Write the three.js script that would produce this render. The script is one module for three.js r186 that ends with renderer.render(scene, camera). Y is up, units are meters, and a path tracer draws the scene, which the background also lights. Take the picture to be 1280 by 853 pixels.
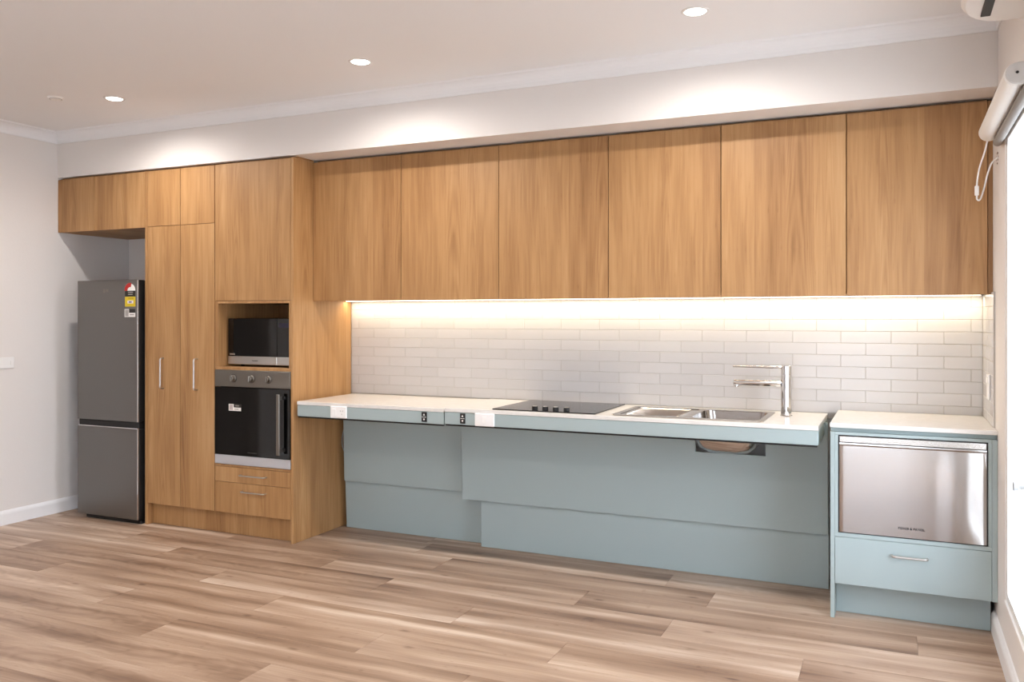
import * as THREE from 'three';
import { mergeGeometries } from 'three/addons/utils/BufferGeometryUtils.js';
import { RectAreaLightUniformsLib } from 'three/addons/lights/RectAreaLightUniformsLib.js';
import { FontLoader } from 'three/addons/loaders/FontLoader.js';
import { TextGeometry } from 'three/addons/geometries/TextGeometry.js';

// ---------------------------------------------------------------- camera, sky, exposure
const scene = new THREE.Scene();
const W = 1280, H = 853, FOCAL = 1066.19, HORIZON = 397.44, YAW = 0.4244;
const camera = new THREE.PerspectiveCamera(2 * Math.atan(H / 2 / FOCAL) * 180 / Math.PI, W / H, 0.05, 60);
camera.position.set(3.3448, 1.3695, 4.7521);
camera.rotation.set(0, YAW, 0);
camera.setViewOffset(W, H, 0, H / 2 - HORIZON, W, H);      // lens shifted so that uprights stay upright
scene.background = new THREE.Color().setRGB(0.80, 0.91, 1.06);  // even overcast sky
scene.backgroundIntensity = 8.2;
const renderer = new THREE.WebGLRenderer({ antialias: true });
renderer.toneMapping = THREE.LinearToneMapping;
renderer.toneMappingExposure = 1.07;
renderer.shadowMap.enabled = true;
RectAreaLightUniformsLib.init();
const DOWNLIGHT_CANDELA = 5.8, DOWNLIGHT_COLOR = new THREE.Color().setRGB(1.0, 0.95, 0.90);
const STRIP_NITS = 54, STRIP_COLOR = new THREE.Color().setRGB(1.0, 0.86, 0.62);

// ---------------------------------------------------------------- helpers
let seed = 1234567;
const rnd = () => { seed = (seed * 1664525 + 1013904223) >>> 0; return seed / 4294967296; };
const names = new Map();
function numbered(n) { const k = names.get(n) || 0; names.set(n, k + 1); return k ? `${n}_${String(k).padStart(3, '0')}` : n; }
function shadows(o) { o.castShadow = true; o.receiveShadow = true; return o; }
function tag(o, label, category, group) { o.userData.label = label; o.userData.category = category; if (group) o.userData.group = group; return o; }
function thing(name, label, category, pos = [0, 0, 0], group) {
  const g = new THREE.Group(); g.name = numbered(name); g.position.set(...pos); scene.add(g);
  return tag(g, label, category, group);
}
function mesh(name, geo, mat, parent) {
  const m = shadows(new THREE.Mesh(geo, mat)); m.name = name;
  if (parent) {
    // geometry is written in room coordinates; parents may sit elsewhere
    const p = new THREE.Vector3();
    for (let q = parent; q; q = q.parent) p.add(q.position);
    m.position.copy(p).negate();
    // keep the local origin at the parent's own frame
    if (p.lengthSq() > 0) { m.geometry = geo.clone().translate(-p.x, -p.y, -p.z); m.position.set(0, 0, 0); }
    parent.add(m);
  } else { m.name = numbered(name); scene.add(m); }
  return m;
}
function struct(name, geo, mat) { const m = mesh(name, geo, mat); m.userData.kind = 'structure'; return m; }

// polygon soup with flat normals and uv in metres (by the dominant axis of the face)
function soup(polys, centre, uvo = [0, 0], swap = false) {
  const P = [], N = [], U = [];
  const a = new THREE.Vector3(), b = new THREE.Vector3(), n = new THREE.Vector3(), c = new THREE.Vector3();
  for (let poly of polys) {
    a.subVectors(poly[1], poly[0]); b.subVectors(poly[2], poly[0]); n.crossVectors(a, b).normalize();
    if (centre) { c.set(0, 0, 0); for (const p of poly) c.add(p); c.divideScalar(poly.length).sub(centre); if (c.dot(n) < 0) { poly = poly.slice().reverse(); n.negate(); } }
    const ax = Math.abs(n.x), ay = Math.abs(n.y), az = Math.abs(n.z);
    const uv = (p) => { let u, v; if (az >= ax && az >= ay) { u = p.x; v = p.y; } else if (ax >= ay) { u = p.z; v = p.y; } else { u = p.x; v = p.z; } return swap ? [v + uvo[0], u + uvo[1]] : [u + uvo[0], v + uvo[1]]; };
    for (let i = 1; i + 1 < poly.length; i++) for (const p of [poly[0], poly[i], poly[i + 1]]) { P.push(p.x, p.y, p.z); N.push(n.x, n.y, n.z); U.push(...uv(p)); }
  }
  const g = new THREE.BufferGeometry();
  g.setAttribute('position', new THREE.Float32BufferAttribute(P, 3));
  g.setAttribute('normal', new THREE.Float32BufferAttribute(N, 3));
  g.setAttribute('uv', new THREE.Float32BufferAttribute(U, 2));
  return g;
}
// box with chamfered edges, 44 triangles
function cbox(x0, x1, y0, y1, z0, z1, ch = 0.0012, uvo = [0, 0], swap = false) {
  const lo = [x0, y0, z0], hi = [x1, y1, z1];
  ch = Math.min(ch, (x1 - x0) / 2.2, (y1 - y0) / 2.2, (z1 - z0) / 2.2);
  const V = (s, axis) => { const p = [0, 1, 2].map((k) => (s[k] ? hi[k] : lo[k])); for (let k = 0; k < 3; k++) if (k !== axis) p[k] += s[k] ? -ch : ch; return new THREE.Vector3(...p); };
  const polys = [];
  for (let ax = 0; ax < 3; ax++) for (let s = 0; s < 2; s++) {
    const [b, c] = [0, 1, 2].filter((k) => k !== ax);
    const q = [[0, 0], [1, 0], [1, 1], [0, 1]].map(([i, j]) => { const t = [0, 0, 0]; t[ax] = s; t[b] = i; t[c] = j; return V(t, ax); });
    polys.push(q);
  }
  for (let ax = 0; ax < 3; ax++) {
    const [b, c] = [0, 1, 2].filter((k) => k !== ax);
    for (let i = 0; i < 2; i++) for (let j = 0; j < 2; j++) {
      const s0 = [0, 0, 0], s1 = [0, 0, 0]; s0[b] = s1[b] = i; s0[c] = s1[c] = j; s1[ax] = 1;
      polys.push([V(s0, b), V(s1, b), V(s1, c), V(s0, c)]);
    }
  }
  for (let i = 0; i < 8; i++) { const s = [i & 1, (i >> 1) & 1, (i >> 2) & 1]; polys.push([V(s, 0), V(s, 1), V(s, 2)]); }
  return soup(polys, new THREE.Vector3((x0 + x1) / 2, (y0 + y1) / 2, (z0 + z1) / 2), uvo, swap);
}
function flat(g) { return g.index ? g.toNonIndexed() : g; }
function merge(...gs) { return mergeGeometries(gs.map((g) => { g = flat(g); for (const k of Object.keys(g.attributes)) if (!['position', 'normal', 'uv'].includes(k)) g.deleteAttribute(k); return g; })); }
function cyl(r0, r1, h, x, y, z, axis = 'y', seg = 24, cap = 0.12) {   // rounded-edge cylinder, centre of base at x, y, z, growing along +axis
  const c = Math.min(cap * Math.min(r0, r1), h * 0.45);
  const g = new THREE.LatheGeometry([[0.00001, 0], [r0 - c, 0], [r0, c], [r1, h - c], [r1 - c, h], [0.00001, h]].map((p) => new THREE.Vector2(...p)), seg);
  const f = flat(g); f.computeVertexNormals();
  if (axis === 'z') f.rotateX(Math.PI / 2); if (axis === 'x') f.rotateZ(-Math.PI / 2);
  return f.translate(x, y, z);
}
function tube(pts, r, seg = 48, rs = 8) { return new THREE.TubeGeometry(new THREE.CatmullRomCurve3(pts.map((p) => new THREE.Vector3(...p))), seg, r, rs, false); }
// outline in the x-z plane (list of [x, z]) pushed up from y0 to y1, with holes
function slabShape(outer, holes, y0, y1, bevel = 0.001) {
  const s = new THREE.Shape(outer.map(([x, z]) => new THREE.Vector2(x, -z)));
  for (const h of holes) s.holes.push(new THREE.Path(h.map(([x, z]) => new THREE.Vector2(x, -z))));
  const g = new THREE.ExtrudeGeometry(s, { depth: y1 - y0 - 2 * bevel, bevelEnabled: bevel > 0, bevelSize: bevel, bevelThickness: bevel, bevelOffset: -bevel, bevelSegments: 1, curveSegments: 8 });
  return g.rotateX(-Math.PI / 2).translate(0, y0 + bevel, 0);
}
const rect = (x0, x1, z0, z1) => [[x0, z0], [x1, z0], [x1, z1], [x0, z1]];
function roundRect(x0, x1, z0, z1, r, n = 6) {
  const out = [];
  for (const [cx, cz, a] of [[x1 - r, z1 - r, 0], [x0 + r, z1 - r, 1], [x0 + r, z0 + r, 2], [x1 - r, z0 + r, 3]])
    for (let i = 0; i <= n; i++) { const t = (a + i / n) * Math.PI / 2; out.push([cx + r * Math.cos(t), cz + r * Math.sin(t)]); }
  return out;
}
// upright outline in the x-y plane (front view), extruded from z0 to z1
function plateShape(outer, holes, z0, z1, bevel = 0.001) {
  const s = new THREE.Shape(outer.map((p) => new THREE.Vector2(...p)));
  for (const h of holes) s.holes.push(new THREE.Path(h.map((p) => new THREE.Vector2(...p))));
  return new THREE.ExtrudeGeometry(s, { depth: z1 - z0 - 2 * bevel, bevelEnabled: bevel > 0, bevelSize: bevel, bevelThickness: bevel, bevelOffset: -bevel, bevelSegments: 1, curveSegments: 8 }).translate(0, 0, z0 + bevel);
}
// profile in (a, y) swept along a straight line: axis 'x' -> a is z, axis 'z' -> a is x
function sweep(profile, axis, from, to) {
  const polys = [], n = profile.length, pt = (p, t) => (axis === 'x' ? new THREE.Vector3(t, p[1], p[0]) : new THREE.Vector3(p[0], p[1], t));
  const area = profile.reduce((s, p, i) => { const q = profile[(i + 1) % n]; return s + p[0] * q[1] - q[0] * p[1]; }, 0);
  const prof = (area > 0) === (axis === 'z') ? profile : profile.slice().reverse();
  for (let i = 0; i < n; i++) { const p = prof[i], q = prof[(i + 1) % n]; polys.push([pt(q, from), pt(p, from), pt(p, to), pt(q, to)].reverse()); }
  const cap = THREE.ShapeUtils.triangulateShape(prof.map((p) => new THREE.Vector2(...p)), []);
  for (const f of cap) { polys.push(f.map((i) => pt(prof[i], axis === 'z' ? to : to))); polys.push(f.map((i) => pt(prof[i], from)).reverse()); }
  return soup(polys, null);
}

// ---------------------------------------------------------------- noise and textures
function hash(x, y, s) { let h = (x * 374761393 + y * 668265263 + s * 2147483647) | 0; h = Math.imul(h ^ (h >>> 13), 1274126177); h ^= h >>> 16; return (h >>> 0) / 4294967296; }
function vnoise(x, y, s, px = 1e6, py = 1e6) {      // value noise, period px, py in cells
  const ix = Math.floor(x), iy = Math.floor(y), fx = x - ix, fy = y - iy, u = fx * fx * (3 - 2 * fx), v = fy * fy * (3 - 2 * fy);
  const m = (a, p) => ((a % p) + p) % p, x0 = m(ix, px), x1 = m(ix + 1, px), y0 = m(iy, py), y1 = m(iy + 1, py);
  return (hash(x0, y0, s) * (1 - u) + hash(x1, y0, s) * u) * (1 - v) + (hash(x0, y1, s) * (1 - u) + hash(x1, y1, s) * u) * v;
}
const clamp = (x, a = 0, b = 1) => Math.min(b, Math.max(a, x)), mix = (a, b, t) => a + (b - a) * t;
const smooth = (a, b, x) => { const t = clamp((x - a) / (b - a)); return t * t * (3 - 2 * t); };
function texture(w, h, f, srgb = true) {
  const d = new Uint8Array(w * h * 4);
  for (let j = 0; j < h; j++) for (let i = 0; i < w; i++) { const c = f(i / w, j / h, i, j), o = (j * w + i) * 4; d[o] = clamp(c[0], 0, 255); d[o + 1] = clamp(c[1], 0, 255); d[o + 2] = clamp(c[2], 0, 255); d[o + 3] = 255; }
  const t = new THREE.DataTexture(d, w, h); t.wrapS = t.wrapT = THREE.RepeatWrapping; t.magFilter = THREE.LinearFilter; t.minFilter = THREE.LinearMipmapLinearFilter; t.generateMipmaps = true;
  if (srgb) t.colorSpace = THREE.SRGBColorSpace; t.needsUpdate = true; return t;
}
const ramp = (stops, t) => { t = clamp(t); for (let i = 1; i < stops.length; i++) if (t <= stops[i][0]) { const [a, ca] = stops[i - 1], [b, cb] = stops[i], k = (t - a) / (b - a); return [mix(ca[0], cb[0], k), mix(ca[1], cb[1], k), mix(ca[2], cb[2], k)]; } return stops[stops.length - 1][1]; };

// oak laminate: upright grain, staves of differing tone, 1.6 m wide x 2.6 m high
const OAKW = 1.6, OAKH = 2.6;
const staves = []; { let x = 0; while (x < 0.985) { staves.push([x, rnd(), Math.floor(rnd() * 1000)]); x += 0.035 + rnd() * 0.07; } }
const OAK = [[0, [128, 88, 50]], [0.3, [160, 117, 73]], [0.55, [178, 135, 88]], [0.8, [191, 150, 104]], [1, [207, 171, 128]]];
const oakMap = texture(1536, 1024, (u, v) => {
  let k = staves.length - 1; while (k > 0 && staves[k][0] > u) k--;
  const [x0, tone, s] = staves[k], x1 = k + 1 < staves.length ? staves[k + 1][0] : 1, uu = (u - x0) / (x1 - x0);
  const wob = (vnoise(u * 9, v * 5, 7, 9, 5) - 0.5) * 0.012 + (vnoise(u * 30, v * 14, 8, 30, 14) - 0.5) * 0.003;
  const q = u + wob;
  const fine = vnoise(q * 420, v * 26, 3, 420, 26), mid = vnoise(q * 150, v * 13, 4, 150, 13), wide = vnoise(q * 34, v * 6, 5, 34, 6);
  const arch = Math.abs(uu - 0.5 + (vnoise(v * 4, s, 6, 4) - 0.5) * 0.3) * 1.6, fig = 0.5 + 0.5 * Math.sin((v * 26 + arch * arch * 16 + vnoise(u * 40, v * 10, 12, 40, 10) * 2.2 + s) * 2.2);
  const figured = s % 3 === 0 ? 0.13 * (fig - 0.5) : 0;
  let t = 0.5 + (tone - 0.5) * 0.32 + (wide - 0.5) * 0.26 + (mid - 0.5) * 0.2 + (fine - 0.5) * 0.13 + figured;
  const pore = vnoise(q * 620, v * 42, 13, 620, 42); if (pore > 0.86) t -= (pore - 0.86) * 1.1;
  return ramp(OAK, t);
});
oakMap.repeat.set(1 / OAKW, 1 / OAKH);
const oakBump = texture(512, 512, (u, v) => { const a = vnoise(u * 300, v * 12, 3, 300, 12) * 170 + vnoise(u * 120, v * 30, 4, 120, 30) * 85; return [a, a, a]; }, false);
oakBump.repeat.set(1 / OAKW * 2, 1 / OAKH * 2);

// floor boards: sixteen strips, each one board 1.483 m x 0.229 m
const BOARDL = 1.483, BOARDW = 0.229, KINDS = 16;
const FLOOR = [[0, [103, 79, 64]], [0.22, [134, 107, 88]], [0.45, [160, 133, 112]], [0.65, [179, 153, 132]], [0.85, [198, 175, 155]], [1, [214, 195, 177]]];
const kinds = Array.from({ length: KINDS }, () => ({ base: 0.34 + rnd() * 0.3, tilt: (rnd() - 0.5) * 0.75, wave: rnd() * 6.28, wide: 0.7 + rnd() * 0.9, s: Math.floor(rnd() * 900), fig: rnd(), sap: rnd() }));
const floorMap = texture(2048, 1536, (u, v) => {
  const k = Math.min(KINDS - 1, Math.floor(v * KINDS)), b = kinds[k], w = v * KINDS - k;
  const drift = (vnoise(u * 2.2, k * 3.7, b.s) - 0.5) * 0.12 + (vnoise(u * 9, w * 3, b.s + 1) - 0.5) * 0.03;
  const y = w + drift;
  const band = 0.5 + 0.5 * Math.sin(y * b.wide * 6.28 + b.wave);
  const streak = vnoise(u * 3, y * 8, b.s + 2), fine = vnoise(u * 12, y * 44, b.s + 3), hair = vnoise(u * 20, y * 110, b.s + 4), cloud = vnoise(u * 5, w * 2.5, b.s + 5);
  let t = b.base + (band - 0.5) * 0.2 + b.tilt * 0.55 * (w - 0.5) + (streak - 0.5) * 0.32 + (fine - 0.5) * 0.15 + (hair - 0.5) * 0.09 + (cloud - 0.5) * 0.22;
  if (b.fig > 0.45) { const a = Math.abs(w - 0.5 + drift * 0.6) * 2, f = 0.5 + 0.5 * Math.sin((u * 5 + a * a * 2.2 + vnoise(u * 20, w * 5, b.s + 6) * 0.9) * 9); t += (f - 0.5) * 0.1 * smooth(1, 0.2, a); }
  if (b.sap > 0.6) t += 0.2 * smooth(0.16, 0.02, Math.abs(y - 0.15 - b.sap * 0.6)) * (0.4 + 1.2 * cloud);
  const kx = (b.s % 17) / 17, ky = 0.3 + (b.s % 7) / 16, kd = Math.hypot((u - kx) * 16, (w - ky) * 7 + (fine - 0.5) * 0.6); if (b.fig < 0.6) t -= 0.3 * smooth(0.42, 0.05, kd);
  const spot = vnoise(u * 40, w * 22, b.s + 8); if (spot > 0.86) t -= (spot - 0.86) * 1.0;
  return ramp(FLOOR, t);
});
const floorBump = texture(512, 512, (u, v) => { const a = vnoise(u * 40, v * 160, 31, 40, 160) * 255; return [a, a, a]; }, false);

const wallBump = texture(256, 256, (u, v) => { const a = (vnoise(u * 90, v * 90, 41, 90, 90) * 0.6 + vnoise(u * 30, v * 30, 42, 30, 30) * 0.4) * 255; return [a, a, a]; }, false);
wallBump.repeat.set(2.5, 2.5);
// hand-made glaze: slow ripples
const glazeBump = texture(512, 512, (u, v) => { const a = (vnoise(u * 14, v * 26, 51, 14, 26) * 0.6 + vnoise(u * 34, v * 60, 52, 34, 60) * 0.3 + vnoise(u * 90, v * 120, 53, 90, 120) * 0.1) * 255; return [a, a, a]; }, false);
glazeBump.repeat.set(1.4, 1.4);
const brushed = texture(256, 512, (u, v) => { const a = 120 + vnoise(u * 6, v * 256, 61, 6, 256) * 135; return [a, a, a]; }, false);
brushed.repeat.set(1.2, 3);
const speckle = texture(512, 512, (u, v) => { const a = vnoise(u * 200, v * 200, 71, 200, 200), b = vnoise(u * 24, v * 24, 72, 24, 24); const c = 226 + (b - 0.5) * 5 - (a > 0.88 ? 9 : 0); return [c, c - 4, c - 9]; });
speckle.repeat.set(2, 2);

// ---------------------------------------------------------------- materials
const std = (o) => new THREE.MeshStandardMaterial(o), phys = (o) => new THREE.MeshPhysicalMaterial(o);
const M = {
  wall: std({ color: 0xe8e3df, roughness: 0.85, bumpMap: wallBump, bumpScale: 0.0003 }),
  ceiling: std({ color: 0xf2f2f3, roughness: 0.9, bumpMap: wallBump, bumpScale: 0.0002 }),
  trim: std({ color: 0xf2f2f3, roughness: 0.5 }),
  oak: std({ map: oakMap, roughness: 0.5, bumpMap: oakBump, bumpScale: 0.0002 }),
  board: std({ map: floorMap, roughness: 0.42, bumpMap: floorBump, bumpScale: 0.00015 }),
  subfloor: std({ color: 0xa59f97, roughness: 0.9 }),
  green: std({ color: 0xa3b1b1, roughness: 0.5 }),
  stone: phys({ map: speckle, roughness: 0.22, specularIntensity: 0.8 }),
  grout: std({ color: 0xb9b3ad, roughness: 0.9 }),
  tiles: [0xd0cdcc, 0xcecbca, 0xd2cfce].map((c) => phys({ color: c, roughness: 0.2, bumpMap: glazeBump, bumpScale: 0.0008 })),
  steel: std({ color: 0xb9b4ae, metalness: 1, roughness: 0.3, roughnessMap: brushed }),
  steelSmooth: std({ color: 0xb6b2af, metalness: 1, roughness: 0.13 }),
  fridge: std({ color: 0x7d7b79, metalness: 1, roughness: 0.36 }),
  satin: std({ color: 0xc9c6c2, metalness: 1, roughness: 0.3 }),
  chrome: std({ color: 0xdddddd, metalness: 1, roughness: 0.06 }),
  black: std({ color: 0x0b0b0c, roughness: 0.5 }),
  blackGlass: phys({ color: 0x050506, roughness: 0.06, ior: 1.5 }),
  ceramic: phys({ color: 0x17171a, roughness: 0.12, ior: 1.55 }),
  inox: std({ color: 0x8a857e, metalness: 1, roughness: 0.38 }),
  paleSteel: std({ color: 0xd2d4da, metalness: 0.6, roughness: 0.45 }),
  white: std({ color: 0xf3f1ee, roughness: 0.4 }),
  whiteGloss: phys({ color: 0xf4f2f0, roughness: 0.25 }),
  greyPlastic: std({ color: 0x9a9a98, roughness: 0.5 }),
  greyFabric: std({ color: 0x8f8a85, roughness: 0.9 }),
  frame: std({ color: 0xf2f2f0, roughness: 0.4 }),
  pane: phys({ color: 0xffffff, transmission: 1, roughness: 0, thickness: 0, ior: 1.45 }),
  concrete: std({ color: 0xcfccc6, roughness: 0.95 }),
  lampGlow: std({ color: 0xffffff, emissive: DOWNLIGHT_COLOR, emissiveIntensity: 7 }),
  stripGlow: std({ color: 0xffffff, emissive: STRIP_COLOR, emissiveIntensity: 5 }),
  screen: std({ color: 0x2b2740, roughness: 0.2 }),
};
const uvoff = () => [rnd() * OAKW, rnd() * OAKH];
const oakBox = (x0, x1, y0, y1, z0, z1, ch = 0.0012) => cbox(x0, x1, y0, y1, z0, z1, ch, uvoff());

// ---------------------------------------------------------------- the room
const XL = -2.037, XR = 3.734, ZF = 6.6, CEIL = 2.665, ZT = 0.60;
const WIN2 = { x0: 2.5, x1: 3.6, y0: 0.03, y1: 2.13 }, WIN3 = { z0: 4.05, z1: 6.1, y0: 0.03, y1: 2.13 };
const WIN = { z0: 0.8675, z1: 1.76, y0: 0.247, y1: 2.105 };

// floor: bedding with every board laid on it
const floor = struct('floor', cbox(XL - 0.12, XR + 0.12, -0.12, -0.012, -0.15, ZF + 0.12, 0), M.subfloor);
const boardGeos = new Map();
function boardGeo(x0, x1, z0, z1, kind, flip) {
  const g = cbox(x0, x1, -0.012, 0, z0, z1, 0.0009), p = g.attributes.position, uv = g.attributes.uv;
  for (let i = 0; i < p.count; i++) {
    let u = (p.getX(i) - x0) / BOARDL, w = (p.getZ(i) - z0) / BOARDW; if (flip) { u = 1 - u; w = 1 - w; }
    uv.setXY(i, clamp(u, 0.001, 0.999), (kind + clamp(w, 0.03, 0.97)) / KINDS);
  }
  return g;
}
const starts = { 3: 0.455, 4: 2.419, 5: 3.002, 6: 0.595, 7: 1.32, 8: 0.371, 9: 1.087 };
let kindAt = 3;
for (let r = 0; 0.008 + r * BOARDW < ZF; r++) {
  const z0 = Math.max(0.008 + (r - 1) * BOARDW, -0.0), zz0 = 0.008 + r * BOARDW;
  let a = starts[r] ?? rnd() * BOARDL; while (a > XL + 0.05) a -= BOARDL;
  for (; a < XR - 0.01; a += BOARDL) {
    const x0 = Math.max(a, XL + 0.002), x1 = Math.min(a + BOARDL, XR - 0.002); if (x1 - x0 < 0.03) continue;
    kindAt = (kindAt + 3 + Math.floor(rnd() * 9)) % KINDS;
    mesh('plank', boardGeo(x0 + 0.0004, x1 - 0.0004, zz0 + 0.0003, Math.min(zz0 + BOARDW, ZF) - 0.0003, kindAt, rnd() > 0.5), M.board, floor);
  }
}
struct('ceiling', cbox(XL - 0.12, XR + 0.12, CEIL, CEIL + 0.12, -0.15, ZF + 0.12, 0), M.ceiling);

// back wall, with every wall tile of the splashback
const wallBack = struct('wall_back', cbox(XL - 0.12, XR + 0.12, 0, CEIL, -0.15, -0.009, 0), M.wall);
mesh('grout_bed', cbox(0.02, XR - 0.0005, 0.84, 1.4825, -0.0089, -0.0016, 0), M.grout, wallBack);
const TP = 0.2398, TH = 0.0613, ROW0 = 0.931, XG = 0.018;
for (let r = -1; r <= 8; r++) {
  const y0 = ROW0 + r * TH, y1 = Math.min(y0 + TH, 1.482), phase = (((r % 2) + 2) % 2 === 0 ? 0.0785 : 0.0785 + TP / 2) - TP;
  for (let x = phase; x < XR; x += TP) {
    const x0 = Math.max(x, XG + 0.004), x1 = Math.min(x + TP, XR - 0.009); if (x1 - x0 < 0.012) continue;
    const dz = (rnd() - 0.5) * 0.0006;
    mesh('tile', cbox(x0 + 0.0009, x1 - 0.0009, y0 + 0.0009, y1 - 0.0009, -0.0085, dz, 0.0014, [rnd() * 3, rnd() * 3]), M.tiles[Math.floor(rnd() * 3)], wallBack);
  }
}
// left wall with a passage further along
{
  const s = new THREE.Shape([[-0.15, 0], [ZF + 0.12, 0], [ZF + 0.12, CEIL], [-0.15, CEIL]].map((p) => new THREE.Vector2(...p)));
  s.holes.push(new THREE.Path([[1.62, 0.001], [2.68, 0.001], [2.68, 2.08], [1.62, 2.08]].map((p) => new THREE.Vector2(...p))));
  const g = new THREE.ExtrudeGeometry(s, { depth: 0.12, bevelEnabled: false }).rotateY(-Math.PI / 2);   // shape x -> z
  struct('wall_left', g.translate(XL, 0, 0), M.wall);
  const hall = merge(cbox(XL - 4.6, XL - 4.5, 0, 2.4, 1.4, 2.9, 0), cbox(XL - 4.6, XL - 0.12, 0, 2.4, 1.4, 1.5, 0), cbox(XL - 4.6, XL - 0.12, 0, 2.4, 2.8, 2.9, 0), cbox(XL - 4.6, XL - 0.12, 2.4, 2.5, 1.4, 2.9, 0), cbox(XL - 4.6, XL - 0.12, -0.1, 0, 1.4, 2.9, 0));
  struct('wall_passage', hall, M.wall);
}
// right wall with the window opening
{
  const s = new THREE.Shape([[-0.15, 0], [ZF + 0.12, 0], [ZF + 0.12, CEIL], [-0.15, CEIL]].map((p) => new THREE.Vector2(...p)));
  s.holes.push(new THREE.Path([[WIN.z0, WIN.y0], [WIN.z1, WIN.y0], [WIN.z1, WIN.y1], [WIN.z0, WIN.y1]].map((p) => new THREE.Vector2(...p))));
  s.holes.push(new THREE.Path([[WIN3.z0, WIN3.y0], [WIN3.z1, WIN3.y0], [WIN3.z1, WIN3.y1], [WIN3.z0, WIN3.y1]].map((p) => new THREE.Vector2(...p))));
  const g = new THREE.ExtrudeGeometry(s, { depth: 0.12, bevelEnabled: false }).rotateY(-Math.PI / 2).translate(XR + 0.12, 0, 0);
  const wr = struct('wall_right', g, M.wall);
  // tiles returning along the side wall under the cabinets
  mesh('grout_bed', cbox(XR - 0.0075, XR - 0.0001, 0.891, 1.4825, 0.0005, 0.5, 0), M.grout, wr);
  for (let r = -1; r <= 8; r++) {
    const y0 = Math.max(ROW0 + r * TH, 0.891), y1 = Math.min(ROW0 + (r + 1) * TH, 1.482); if (y1 - y0 < 0.01) continue;
    for (let z = ((r + 8) % 2 ? 0 : -TP / 2); z < 0.5; z += TP) { const z0 = Math.max(z, 0.0005), z1 = Math.min(z + TP, 0.5); if (z1 - z0 > 0.012) mesh('tile', cbox(XR - 0.0088, XR - 0.0005, y0 + 0.0009, y1 - 0.0009, z0 + 0.0009, z1 - 0.0009, 0.0014, [rnd() * 3, rnd() * 3]), M.tiles[Math.floor(rnd() * 3)], wr); }
  }
}
struct('wall_front', plateShape([[XL - 0.12, 0], [XR + 0.12, 0], [XR + 0.12, CEIL], [XL - 0.12, CEIL]], [[[WIN2.x0, WIN2.y0], [WIN2.x1, WIN2.y0], [WIN2.x1, WIN2.y1], [WIN2.x0, WIN2.y1]]], ZF, ZF + 0.12, 0), M.wall);
{
  const g = new THREE.Group(); g.name = 'window_2'; g.userData.kind = 'structure'; g.userData.label = 'glazed door at the far end of the room'; scene.add(g);
  const { x0, x1, y0, y1 } = WIN2, za = ZF + 0.04, zb = ZF + 0.08, xm = (x0 + x1) / 2, fr = (a, b, c, d) => cbox(a, b, c, d, za, zb, 0.002);
  mesh('window_frame', merge(fr(x0, x0 + 0.045, y0, y1), fr(x1 - 0.045, x1, y0, y1), fr(x0 + 0.045, x1 - 0.045, y0, y0 + 0.05), fr(x0 + 0.045, x1 - 0.045, y1 - 0.05, y1), fr(xm - 0.04, xm + 0.04, y0 + 0.05, y1 - 0.05)), M.frame, g);
  for (const [a, b] of [[x0 + 0.04, xm - 0.035], [xm + 0.035, x1 - 0.04]]) mesh('pane', cbox(a, b, y0 + 0.045, y1 - 0.045, za + 0.018, za + 0.022, 0), M.pane, g);
}
struct('ground_outside', merge(cbox(XR + 0.12, XR + 14, -0.2, -0.1, -8, 18, 0), cbox(XL - 6, XR + 0.12, -0.2, -0.1, ZF + 0.12, 18, 0)), M.concrete);

// bulkhead over the cabinets
struct('trim_1', cbox(XL, XR, 2.353, CEIL - 0.0005, -0.0085, ZT + 0.002, 0.001), M.wall);
// cornices
function coveProfile(a0, dir) { const p = [[a0, CEIL - 0.0002], [a0, CEIL - 0.075], [a0 + dir * 0.006, CEIL - 0.075]]; for (let i = 0; i <= 6; i++) { const t = i / 6 * Math.PI / 2; p.push([a0 + dir * (0.056 - 0.048 * Math.cos(t)), CEIL - 0.07 + 0.062 * Math.sin(t)]); } p.push([a0 + dir * 0.062, CEIL - 0.0002]); return p; }
struct('trim_2', sweep(coveProfile(ZT + 0.0022, 1), 'x', XL + 0.0005, XR - 0.0005), M.trim);
struct('trim_3', sweep(coveProfile(XL + 0.0002, 1), 'z', ZT + 0.003, ZF), M.trim);
struct('trim_4', sweep(coveProfile(XR - 0.0002, -1), 'z', ZT + 0.003, ZF), M.trim);
// skirtings
const skirt = (a0, dir) => [[a0, 0.0005], [a0 + dir * 0.017, 0.0005], [a0 + dir * 0.017, 0.072], [a0 + dir * 0.014, 0.082], [a0 + dir * 0.006, 0.094], [a0, 0.095]];
struct('baseboard_left', merge(sweep(skirt(XL + 0.0002, 1), 'z', 0, 1.62), sweep(skirt(XL + 0.0002, 1), 'z', 2.68, ZF)), M.trim);
struct('baseboard_right', merge(sweep(skirt(XR - 0.0002, -1), 'z', 0.5, WIN3.z0), sweep(skirt(XR - 0.0002, -1), 'z', WIN3.z1, ZF)), M.trim);

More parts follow.
